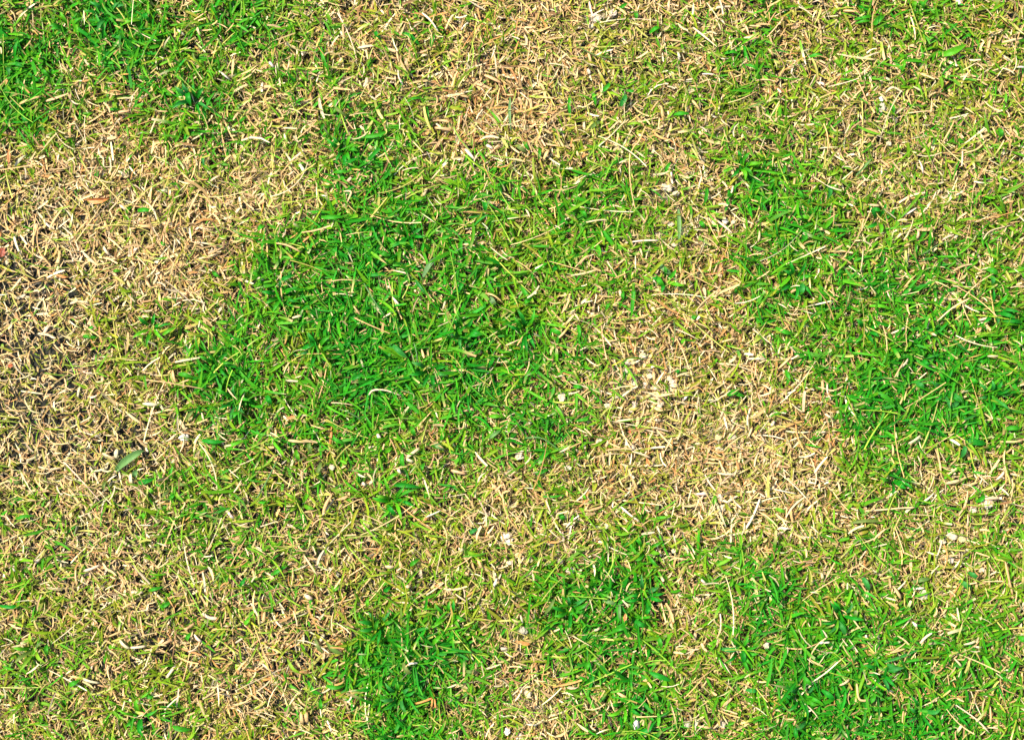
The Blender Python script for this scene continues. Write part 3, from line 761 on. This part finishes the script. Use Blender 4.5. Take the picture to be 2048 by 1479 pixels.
GREENS = [
 (pl(804,67,842,95),7,'deep'),(pl(867,70,862,98),7,'green'),(pl(750,64,764,82),7,'deep'),(pl(722,277,755,275,784,262),7,'green'),(pl(644,97,652,128,662,152),6,'green'),(pl(670,217,697,237),5.5,'olive'),
 (pl(670,348,705,347),6,'green'),(pl(765,235,795,230,817,215),3.6,'lime'),(pl(810,207,845,197),5,'green'),(pl(1020,195,1019,230,1022,265),5,'sage'),(pl(854,215,860,252),6,'green'),
 (pl(158,45,162,80),7,'bright'),(pl(246,55,285,46),9,'bright'),(pl(44,228,60,252),7,'deep'),(pl(85,140,102,157),7,'green'),(pl(295,30,302,48),8,'deep'),(pl(378,185,385,215),9,'deep'),(pl(407,308,409,338),5,'teal'),(pl(188,358,193,340),7,'green'),(pl(216,218,240,218),5,'green'),
 (pl(1159,97,1199,117,1274,120),2.6,'olive'),(pl(1314,127,1346,102),2.6,'olive'),(pl(1269,22,1271,43),7,'green'),(pl(1234,20,1256,5),6,'green'),(pl(1299,67,1321,55),7,'green'),(pl(1184,185,1191,215),6,'green'),
 (pl(1251,183,1274,188),5,'green'),(pl(1031,290,1054,307),7.5,'olive'),(pl(1046,282,1059,305),6,'green'),(pl(1079,297,1078,325),6,'green'),(pl(1139,192,1141,240),5.5,'green'),(pl(1254,250,1286,250),4.4,'lime'),(pl(1329,347,1341,325),6,'green'),
 (pl(1494,217,1534,200),3.6,'olive'),(pl(1201,187,1221,165),7,'green'),(pl(1240,214,1251,190),9,'teal'),(pl(1346,230,1380,228),7,'green'),(pl(1180,258,1204,243),7,'olive'),(pl(1446,108,1480,108),6,'green'),(pl(1490,130,1520,145),5,'green'),
 (pl(1746,52,1758,38,1771,30),9.5,'green'),(pl(1783,205,1788,230),6.5,'green'),(pl(1711,352,1743,317),4.4,'sage'),(pl(1996,257,2001,277),8,'green'),(pl(1711,37,1746,30),6.5,'green'),(pl(1713,45,1745,41),5,'green'),
 (pl(1828,2,1827,18),8,'bright'),(pl(1838,2,1848,20),7,'green'),(pl(1618,112,1654,114),7,'green'),(pl(2006,220,2011,182),5,'bright'),(pl(1570,330,1555,360),6,'green'),(pl(1805,140,1810,120),5,'bright'),
 (pl(272,420,307,421),7.5,'green'),(pl(162,672,197,675),6,'green'),(pl(172,660,195,647),5,'green'),(pl(222,540,242,540),5,'bright'),(pl(422,540,440,557),6,'green'),(pl(370,530,390,497),2.4,'sage'),(pl(325,670,355,652),6,'bright'),(pl(250,425,262,412),6,'bright'),(pl(318,484,334,490),6,'green'),(pl(112,530,114,548),5,'bright'),
 (pl(644,437,694,435),7.5,'green'),(pl(829,405,852,397),7.5,'bright'),(pl(732,550,777,545),6.5,'deep'),(pl(847,555,862,530,882,512),9,'sage'),(pl(969,402,970,427),8,'deep'),(pl(1002,375,1003,402),6,'green'),(pl(759,505,782,515),8,'green'),
 (pl(832,560,862,597),5,'teal'),(pl(979,595,992,612),9,'sage'),(pl(787,690,800,702,817,717),9,'teal'),(pl(694,677,698,697),9,'deep'),(pl(604,697,634,685),8,'deep'),(pl(909,507,942,496),2.4,'sage'),(pl(829,685,834,737),2.4,'sage'),(pl(729,567,752,605,779,642),2.6,'sage'),
 (pl(640,480,620,500),6,'green'),(pl(880,480,910,470),6,'green'),(pl(930,560,915,590),7,'deep'),(pl(560,560,590,548),7,'deep'),(pl(700,510,712,490),6,'teal'),(pl(530,450,516,462),8,'green'),
 (pl(1356,417,1357,455,1356,495),6.5,'sage'),(pl(1316,527,1344,550),9,'sage'),(pl(1344,552,1352,566,1350,580),3,'sage'),(pl(1266,567,1264,600,1261,637),7,'green'),(pl(1041,572,1052,590,1069,605),7.5,'green'),(pl(1244,582,1244,602),6.5,'green'),
 (pl(1154,650,1156,680),6,'green'),(pl(1379,642,1394,627),7.5,'green'),(pl(1344,692,1345,640),2.4,'sage'),(pl(1414,375,1411,395,1406,412),7,'green'),(pl(1399,442,1409,457),7,'green'),(pl(1364,677,1366,692),8,'bright'),(pl(1310,555,1325,575),9,'green'),(pl(1210,620,1218,605),6,'green'),
 (pl(1160,420,1172,440),7,'green'),(pl(1100,660,1126,672),8,'green'),(pl(1060,600,1046,608),8,'green'),(pl(1430,610,1436,600),5,'green'),(pl(1105,540,1115,532),8,'deep'),
 (pl(1838,480,1845,462,1853,442),7.5,'green'),(pl(1736,612,1776,617),6,'bright'),(pl(1573,477,1573,530),2.6,'lime'),(pl(1976,537,1998,550),9,'green'),(pl(1983,550,1984,570),8,'teal'),(pl(1741,418,1763,420),7,'deep'),(pl(1843,510,1911,477),2.4,'sage'),
 (pl(1551,655,1568,664,1586,667),7.5,'green'),(pl(2008,642,2046,645),7.5,'deep'),(pl(1600,484,1612,460),8,'green'),(pl(1590,380,1606,402),7,'green'),(pl(1656,370,1654,400),8,'teal'),(pl(1842,720,1852,735),9,'deep'),(pl(1590,435,1620,442),6,'bright'),(pl(1595,590,1603,565),11,'teal'),(pl(1936,660,1928,640),7,'green'),
 (pl(274,966,292,962,312,955),8.5,'deep'),(pl(460,837,480,820),8,'green'),(pl(405,880,452,882),7.5,'deep'),(pl(412,900,425,927),8,'green'),(pl(357,747,390,755),8,'green'),(pl(370,840,390,815),6.5,'olive'),(pl(32,1037,70,1030),6,'green'),(pl(120,1030,132,1072),3.8,'lime'),(pl(270,940,267,955),9,'sage'),
 (pl(455,894,490,880),6,'bright'),(pl(300,975,310,985),7,'bright'),(pl(340,1000,352,985),7,'green'),(pl(206,980,213,960),6,'olive'),(pl(292,1020,286,1040),6,'bright'),(pl(30,955,40,970),9,'olive'),
 (pl(676,817,700,826,724,840),3,'sage'),(pl(854,762,870,778,892,795),2.6,'sage'),(pl(512,1000,535,960,554,920),3,'sage'),(pl(977,832,1007,831),7,'bright'),(pl(977,877,988,868,1002,860),6.5,'sage'),(pl(867,885,889,900),9,'sage'),(pl(787,970,815,970,844,975),8.5,'deep'),
 (pl(774,1010,792,1030),8,'deep'),(pl(802,845,809,862),8.5,'bright'),(pl(822,852,832,872),8,'green'),(pl(937,1067,957,1055),7,'teal'),(pl(804,905,809,937),8,'green'),(pl(532,790,542,810),9,'deep'),(pl(770,962,800,942),6,'bright'),(pl(616,880,622,910),7,'olive'),(pl(660,870,690,888),7,'green'),
 (pl(770,905,785,893),8,'bright'),(pl(840,945,850,925),8,'green'),(pl(590,900,600,925),7,'bright'),(pl(880,880,890,862),7,'green'),(pl(700,760,728,742),7,'deep'),(pl(640,925,630,950),7,'olive'),
 (pl(1106,806,1120,825,1134,855),6,'bright'),(pl(1050,875,1086,876,1134,912),3,'sage'),(pl(1176,755,1190,770,1204,787),2.6,'sage'),(pl(1071,947,1099,937),7.5,'green'),(pl(1146,772,1166,775),7,'green'),(pl(1086,992,1129,988),4,'green'),(pl(1180,830,1148,842),5,'green'),
 (pl(1066,870,1068,855),9,'green'),(pl(1222,792,1232,778),5,'lime'),(pl(1450,790,1478,775),8,'green'),(pl(1460,780,1490,792),7,'green'),(pl(1430,990,1424,1010),7,'bright'),(pl(1350,740,1360,746),6,'deep'),(pl(1170,1000,1164,985),4.5,'bright'),(pl(1310,1020,1316,1008),7,'olive'),(pl(1118,1025,1130,1040),8,'green'),
 (pl(1708,960,1740,985,1776,1007),2.6,'olive'),(pl(1933,880,1948,900,1966,925),5,'lime'),(pl(1926,915,1929,900,1933,887),8.5,'teal'),(pl(1933,880,1955,884,1978,887),11,'deep'),(pl(1746,782,1768,795,1788,812),8,'green'),(pl(1761,900,1762,932),4,'lime'),
 (pl(1571,740,1572,772),7,'green'),(pl(2013,857,2046,857),8.5,'green'),(pl(1536,947,1586,945),2.4,'olive'),(pl(1716,905,1722,925),5,'lime'),(pl(1856,895,1860,880),6,'lime'),(pl(1950,770,1938,755),8,'green'),(pl(1700,1045,1765,1043),6,'olive'),(pl(1953,1003,1970,988),7,'green'),
 (pl(1830,765,1842,780),10,'teal'),(pl(1900,815,1920,800),9,'teal'),(pl(1550,1015,1572,1023),6,'bright'),(pl(1876,985,1880,1000,1898,1008),5,'lime'),(pl(1720,1100,1732,1085),7,'green'),
 (pl(295,1181,327,1173),6,'green'),(pl(317,1214,345,1198),7.5,'green'),(pl(137,1369,160,1359),8.5,'green'),(pl(292,1386,317,1388),6.5,'green'),(pl(347,1449,385,1456),9.5,'green'),(pl(277,1396,315,1366),4.2,'bright'),(pl(425,1169,438,1150,452,1124),2.6,'sage'),(pl(370,1280,380,1265),8,'green'),
 (pl(448,1168,456,1150),7,'bright'),(pl(478,1172,492,1152),7,'deep'),(pl(95,1286,97,1310),7,'green'),(pl(60,1420,72,1398),6,'olive'),(pl(488,1248,500,1232),7,'bright'),(pl(0,1210,45,1212),6,'deep'),
 (pl(652,1284,687,1309),8,'olive'),(pl(629,1276,647,1309),7,'olive'),(pl(574,1319,604,1349),6,'lime'),(pl(652,1371,689,1371),8,'green'),(pl(752,1259,759,1234),7,'green'),(pl(867,1284,884,1264),8,'bright'),(pl(807,1321,827,1344),8,'olive'),(pl(572,1431,579,1409),9,'bright'),
 (pl(732,1329,736,1269),3.2,'bright'),(pl(659,1179,682,1169),8.5,'bright'),(pl(767,1181,782,1169),8,'deep'),(pl(616,1362,628,1378,645,1388),7,'green'),(pl(735,1212,738,1192),6,'bright'),(pl(640,1400,643,1420),7,'green'),(pl(540,1150,575,1130),7,'green'),(pl(930,1340,952,1338),6,'olive'),(pl(820,1130,840,1115),7,'green'),
 (pl(1239,1206,1241,1241),5.5,'sage'),(pl(1233,1209,1233,1249),6,'green'),(pl(1206,1199,1220,1202,1234,1209),7.5,'sage'),(pl(1299,1341,1320,1348,1344,1359),9.5,'deep'),(pl(1301,1379,1314,1404),9,'green'),(pl(1276,1461,1293,1452,1311,1436),9.5,'deep'),(pl(1224,1259,1240,1252,1261,1251),8.5,'green'),
 (pl(1270,1239,1294,1249),8.5,'deep'),(pl(1314,1269,1321,1296),8,'green'),(pl(1481,1294,1483,1324),8,'deep'),(pl(1439,1294,1460,1294,1481,1289),8,'teal'),(pl(1491,1377,1516,1378),7.5,'teal'),(pl(1170,1340,1178,1318),8,'green'),(pl(1090,1228,1112,1192),6,'olive'),(pl(1290,1228,1302,1207),7,'deep'),(pl(1450,1170,1462,1150),7,'bright'),(pl(1452,1425,1460,1405),5,'bright'),
 (pl(1766,1321,1801,1306,1843,1291),5.5,'teal'),(pl(1966,1311,1975,1330,1988,1351),7.5,'bright'),(pl(1936,1144,1958,1158),8.5,'teal'),(pl(1918,1160,1943,1174),9.5,'teal'),(pl(1771,1324,1793,1331),8.5,'teal'),(pl(1673,1239,1680,1252,1688,1269),8.5,'teal'),(pl(1588,1450,1590,1476),7,'deep'),(pl(2031,1269,2046,1284),9,'green'),
 (pl(1826,1162,1861,1156),7.5,'olive'),(pl(1660,1265,1672,1235),7,'bright'),(pl(1765,1265,1764,1292),4,'lime'),(pl(1720,1150,1735,1180),9,'teal'),(pl(1640,1375,1665,1395),9,'deep'),(pl(1610,1440,1580,1456),9,'teal'),(pl(1600,1345,1620,1365),8,'green'),(pl(1730,1400,1745,1380),8,'green'),
]

for pts, w, col in STRAWS: feature(pts, straw_words(w, col))
for pts, w, col in GREENS: feature(pts, blade_words(w, col))
for (fx, fy, ph) in ((198, 398, 'orange curled leaf'), (7, 505, 'rusty leaf scrap'), (25, 731, 'rust red flake'), (1014, 1078, 'big white clod'), (1977, 1004, 'pinkish sandy clod'),
                     (1272, 1447, 'split white clod'), (1766, 196, 'round white lump'), (258, 921, 'broad sage leaf blade'), (1909, 100, 'broad pointed leaf blade'),
                     (1248, 1229, 'short orange leaf'), (1047, 1282, 'orange brown leaf'), (19, 313, 'salmon dead leaf'), (367, 875, 'pale flaky clod'), (1848, 1189, 'grey green lump')):
    feature([(fx, fy)], ph)
for pts, w, col in STRAWS:
    add_straw(pts, w, col)
for pts, w, col in GREENS:
    add_blade(pts, w, col)

# the few leaf blades nothing else looks like
add_blade(pl(230, 941, 252, 921, 276, 905, 287, 901), 13, 'sage', 'broad dull sage green leaf blade lying loose on dead straw', lift=.005)
add_blade(pl(1885, 110, 1905, 104, 1933, 89), 12, 'bright', 'broad bright green pointed leaf blade lying alone on mixed turf', lift=.004)
add_straw(pl(1189, 1309, 1204, 1321), 4, 'brown', 'short dark brown twig lying among green blades', 'twig', 'twig')

# ------------------------------------------------------------------ tufts that can be told apart: base at the crown, blades as parts
TUFTS = [(924,662,8,34),(250*5,1408,7,36),(786,1000,9,40),(632,700,7,34),(1730,660,6,32),(560,590,7,32),(820,470,7,34),(300,655,6,34),(140,60,6,32),(218,30,7,34),
         (388,200,7,34),(690,300,8,34),(1290,1190,8,34),(1140,1220,7,34),(760,1250,7,36),(800,1390,7,34),(900,1230,6,32),(1590,560,7,34),(1990,620,7,36),(1890,780,7,36),
         (1985,790,7,36),(1790,960,6,32),(1600,1390,8,38),(1760,1340,7,36),(1680,1230,7,34),(1480,1300,7,36),(1840,1420,7,34),(1330,560,5,30),(1050,660,7,36),(860,740,8,36),
         (470,800,7,34),(430,730,7,34),(340,970,6,34),(65,1300,6,32),(280,1430,6,34),(1480,330,7,34),(1760,440,5,30),(1290,1100,6,32),(20,120,6,32),(600,1010,5,30)]
for px, py, nb, ln in TUFTS:
    e = bpy.data.objects.new('grass_tuft', None)
    e.empty_display_size = .01
    zb = g0(px, py) + .003
    e.location = (wx(px), wy(py), zb)
    link(e)
    g = l0(px, py)
    shade = 'deep green' if g > .72 else 'mid green' if g > .5 else 'yellowish green'
    cols = ['deep', 'green', 'deep', 'teal'] if g > .72 else ['green', 'bright', 'deep'] if g > .5 else ['bright', 'green', 'lime', 'olive']
    nw = {5: 'five', 6: 'six', 7: 'seven', 8: 'eight', 9: 'nine'}[nb]
    tag(e, full_label(f'{shade} grass tuft of {nw} fanned blades', [(px, py)], ''), 'grass tuft', 'grass tufts with fanned blades')
    a0 = random.uniform(0, 6.28)
    for k in range(nb):
        a = a0 + k * 2 * math.pi / nb * random.uniform(.8, 1.1)
        L = ln * K * random.uniform(.75, 1.25)
        top = .004 + .011 * g + random.uniform(0, .004)
        path = []
        bend = random.uniform(-.35, .35)
        for i in range(8):
            t = i / 7
            r = .0012 + L * (t ** .92)
            z = top * (1 - (1 - min(1, t * 1.35)) ** 2) - .004 * max(0, t - .55)
            path.append(np.array((math.cos(a + bend * t) * r, math.sin(a + bend * t) * r, z)))
        c = [v * random.uniform(.85, 1.15) for v in CG[random.choice(cols)]]
        me = piece_mesh('blade', path, random.uniform(6, 8.5) * K, 'blade', c, M_GREEN_BIG, (0, 0, 0))
        link(bpy.data.objects.new('blade', me), e)
    path = [np.array((random.uniform(-.0004, .0004), random.uniform(-.0004, .0004), -.002 + .0011 * i)) for i in range(6)]
    me = piece_mesh('stem', [p + np.array((.0003 * i, .0002 * i, 0)) for i, p in enumerate(path)], .0016, 'stem', CG['sage'], M_GREEN_BIG, (0, 0, 0))
    link(bpy.data.objects.new('stem', me), e)

# ------------------------------------------------------------------ clods and sand crumbs
def clod_mesh(rx, ry, rz, seed, sub=3):
    bm = bmesh.new()
    bmesh.ops.create_icosphere(bm, subdivisions=sub, radius=1.0)
    off = Vector((seed * 3.17, seed * 1.31, seed * .77))
    for v in bm.verts:
        p = v.co.normalized()
        d = 1 + .42 * mnoise.noise(p * 1.5 + off) + .22 * mnoise.noise(p * 3.7 + off) + .11 * mnoise.noise(p * 8 + off)
        c = mnoise.cell(p * 1.3 + off)
        v.co = Vector((p.x * rx, p.y * ry, p.z * rz)) * (d + .10 * c)
    for f in bm.faces: f.smooth = False
    me = bpy.data.meshes.new('soil_clod'); bm.to_mesh(me); bm.free()
    return me

CLODS = [  # px, py, half width, half height (photo px), kind, label
 (1014,1078,13,14,'white','big white crumbly soil clod with a hollow in dry grass'),
 (1037,1110,8,6,'yellow','yellowish soil clod beside the big white clod'),
 (1019,1125,7,5,'pink','low pinkish crumb beyond the yellowish soil clod'),
 (1977,1004,13,14,'pink','pinkish sandy clod tucked under a pale straw'),
 (1948,1020,9,7,'pink','flat pinkish crumb next to the straw crossed sandy clod'),
 (1905,1072,12,8,'sand','wide sandy clod between dry straws and lime blades'),
 (1766,196,6,6,'white','round bright white sand lump in mixed turf'),
 (1768,214,9,10,'grey','greyish soil lump below the round white sand lump'),
 (1919,3,8,6,'white','white sandy clod at the edge of mixed turf'),
 (1795,237,5,6,'grey','small greenish grey crumb beside a pale stem'),
 (1272,1447,8,12,'white','split white clod leaning against a deep green blade'),
 (1286,1442,6,7,'yellow','small yellow crumb between split white clod and green blade'),
 (1374,1449,9,7,'grey','grey soil clod under a drooping green blade'),
 (1446,1451,9,8,'sand','sandy clod behind a crossed tan straw'),
 (1046,1261,9,8,'grey','pale grey clod under a short cream straw'),
 (1141,1141,10,7,'pink','pinkish sandy clod at the edge of green turf'),
 (1009,1298,8,5,'pink','smooth pinkish pebble like lump in green blades'),
 (1334,376,12,8,'sand','wide sandy clod in the straw above the upright sage blade'),
 (1352,387,8,6,'sand','sandy crumb touching a wide sandy clod in straw'),
 (1452,442,6,6,'white','small white lump beside a cream stem'),
 (1468,443,5,5,'sand','small sandy lump next to the small white lump'),
 (1366,470,10,8,'yellow','yellowish sandy clod right beside the upright sage blade'),
 (1348,489,7,5,'sand','sandy crumb at the foot of the upright sage blade'),
 (1342,448,6,5,'sand','sandy crumb left behind the upright sage blade'),
 (1190,38,13,9,'sand','wide sandy clod in rust tinted straw'),
 (1225,28,9,8,'pink','pinkish sandy clod next to a wide sandy clod'),
 (1183,54,8,6,'sand','low sandy crumb touching a wide sandy clod'),
 (367,875,12,8,'white','pale flaky clod in straw beside deep green turf'),
 (190,867,10,6,'sand','pale flat crumb on the thin dark threadbare lawn'),
 (984,862,8,6,'sand','pale sandy lump in olive green turf'),
 (1848,1189,12,11,'grey','rounded grey green lump among bleached white straws'),
 (1731,1271,3.5,3.5,'white','tiny white grain on a deep green blade'),
 (1469,1274,3.5,3.5,'white','tiny white grain among bluish green blades'),
 (674,1151,4.5,4.5,'grey','tiny grey round pebble in dry turf'),
 (919,1240,4,4,'pink','tiny pinkish pebble among green blades'),
 (1014,1461,7,8,'white','cream coloured crumb in mixed turf'),
]
SMALL = [(1343,150,6,6),(1177,144,5,6),(1782,285,6,5),(1306,616,4,4),(1265,722,9,8),(1285,712,8,8),(1256,724,7,6),(1268,765,7,6),(1309,776,8,7),(1314,789,10,8),(1320,807,8,8),
 (1269,808,7,6),(1261,820,6,5),(1216,812,9,7),(1302,793,7,6),(1338,757,6,5),(1345,763,7,5),(1123,794,9,9),(1039,912,9,9),(1133,1029,7,7),(1214,1050,6,6),(1439,995,8,8),(1444,1015,8,7),
 (1464,872,9,6),(1436,875,8,7),(1199,882,7,8),(1264,892,6,9),(1059,842,7,6),(1136,935,8,6),(1509,1076,6,6),(1056,1386,8,7),(1039,1471,9,8),(1531,1288,7,8),(1510,1184,7,5),(1911,1258,7,6),(1966,1139,7,6),
 (1903,1119,6,7),(662,935,7,6),(922,1100,6,5),(712,1330,4,6),(1300,752,7,6),(1292,768,6,5),(1250,742,6,6),(1346,1100,5,5),(1925,1078,8,7),(1885,1082,7,6),(1362,462,6,5),(1376,458,6,5),(1120,1122,7,5),(1060,1120,7,5)]
used = 0
def add_clod(px, py, hx, hy, kind, label, group, i):
    rx, ry = hx * K * .88, hy * K * .88
    rz = (rx + ry) / 2 * .75
    me = clod_mesh(rx, ry, rz, i + 3, 3 if max(hx, hy) > 5.5 else 2)
    me.materials.append(M_CLOD[kind])
    o = bpy.data.objects.new('soil_clod', me)
    lift = .004 + .006 * l0(px, py)
    o.location = (wx(px), wy(py), g0(px, py) + lift)
    o.rotation_euler = (0, 0, random.uniform(-.4, .4))
    link(o)
    tag(o, label, 'clod', group)
for i, (px, py, hx, hy, kind, label) in enumerate(CLODS):
    add_clod(px, py, hx, hy, kind, label, 'clods and crumbs in the turf', i)
for i, (px, py, hx, hy) in enumerate(SMALL):
    kind = ['sand', 'pink', 'sand', 'sand', 'yellow'][i % 5]
    cw = {'sand': 'sandy', 'pink': 'pinkish', 'white': 'whitish', 'yellow': 'yellowish'}[kind]
    add_clod(px, py, hx, hy, kind, full_label(f'small {cw} soil crumb', [(px, py)], ''), 'clods and crumbs in the turf', 60 + i)

# ------------------------------------------------------------------ fallen leaves
def leaf_sheet(L, W, fold, curl, col, ragged=0.0, n=16, m=8, seed=1):
    bm = bmesh.new()
    tl = bm.verts.layers.float_color.new('tint'); al = bm.verts.layers.float.new('across')
    rows = []
    for i in range(n + 1):
        t = i / n
        half = W / 2 * max(.04, math.sin(math.pi * min(1, max(0, t)) ** .9) ** .75)
        row = []
        for j in range(m + 1):
            s = j / m * 2 - 1
            edge = 1 + ragged * (mnoise.noise(Vector((t * 6, s * 2, seed))) * 1.2)
            y = s * half * edge * math.cos(fold)
            z = abs(s) * half * math.sin(fold) + curl * L * math.sin(math.pi * t) + .0006 * mnoise.noise(Vector((t * 9, s * 3, seed + 5)))
            v = bm.verts.new(((t - .5) * L, y, z))
            k = .8 + .35 * (mnoise.noise(Vector((t * 7, s * 4, seed + 9))) + .5)
            v[tl] = (*[c * k for c in col], 1); v[al] = s * .5 + .5
            row.append(v)
        rows.append(row)
    for a, b in zip(rows, rows[1:]):
        for j in range(m):
            bm.faces.new((a[j], a[j + 1], b[j + 1], b[j]))
    for f in bm.faces: f.smooth = True
    me = bpy.data.meshes.new('leaf_sheet'); bm.to_mesh(me); bm.free()
    me.materials.append(M_STRAW_BIG)
    return me

def fallen_leaf(px, py, L, W, ang, col, label, fold=.6, curl=.08, ragged=.1, lift=.006, seed=1, rx=0.0):
    e = bpy.data.objects.new('fallen_leaf', None); e.empty_display_size = .01
    e.location = (wx(px), wy(py), canopy(px, py) + lift); e.rotation_euler = (rx, 0, math.radians(ang))
    link(e); tag(e, label, 'leaf')
    link(bpy.data.objects.new('leaf_sheet', leaf_sheet(L * K, W * K, fold, curl, col, ragged, seed=seed)), e)
    path = [np.array(((t - .56) * L * K * 1.12, 0, curl * L * K * math.sin(math.pi * min(1, max(0, t * 1.12 - .06))) + .0004)) for t in np.linspace(0, 1, 9)]
    me = piece_mesh('midrib', path, 1.3 * K, 'stem', [c * .7 for c in col], M_STRAW_BIG, (0, 0, 0))
    link(bpy.data.objects.new('midrib', me), e)

fallen_leaf(198, 398, 46, 17, 4, (.60, .20, .045), 'orange curled fallen leaf lying on bleached straw', fold=.75, curl=.10, seed=2, rx=.55)
fallen_leaf(7, 505, 20, 19, 70, (.22, .045, .016), 'rusty red leaf scrap on the thin dark lawn', fold=.25, curl=.10, ragged=.35, seed=4)
fallen_leaf(25, 731, 11, 8, 25, (.42, .10, .03), 'tiny rust red leaf flake on the thin dark lawn', fold=.3, curl=.1, ragged=.3, seed=6)
fallen_leaf(19, 313, 28, 8, 88, (.60, .24, .08), 'narrow salmon coloured dead leaf standing out beside dark gaps', fold=.5, curl=.06, seed=8)
fallen_leaf(1047, 1282, 28, 8, -12, (.58, .22, .06), 'narrow orange brown dead leaf at the edge of a brown patch', fold=.4, curl=.08, seed=10)
fallen_leaf(1248, 1229, 16, 8, 80, (.58, .24, .07), 'short orange dead leaf between green blades', fold=.4, curl=.06, seed=12)
fallen_leaf(1294, 922, 15, 7, -65, (.62, .22, .06), 'short orange leaf flake on dead straw near pale crumbs', fold=.4, curl=.06, seed=14)
fallen_leaf(583, 834, 22, 6, 20, (.58, .24, .07), 'small orange leaf flake beside a green turf edge', fold=.4, curl=.06, seed=16)
fallen_leaf(126, 553, 20, 6, -15, (.60, .24, .07), 'small orange leaf flake meeting a green blade on straw', fold=.4, curl=.06, seed=18)
fallen_leaf(282, 923, 12, 7, 40, (.62, .27, .10), 'small salmon leaf flake beside the broad sage leaf blade', fold=.4, curl=.06, seed=20)
fallen_leaf(1258, 862, 6, 5, 0, (.60, .14, .05), 'tiny red orange flake on pale dead straw', fold=.3, curl=.1, seed=22)
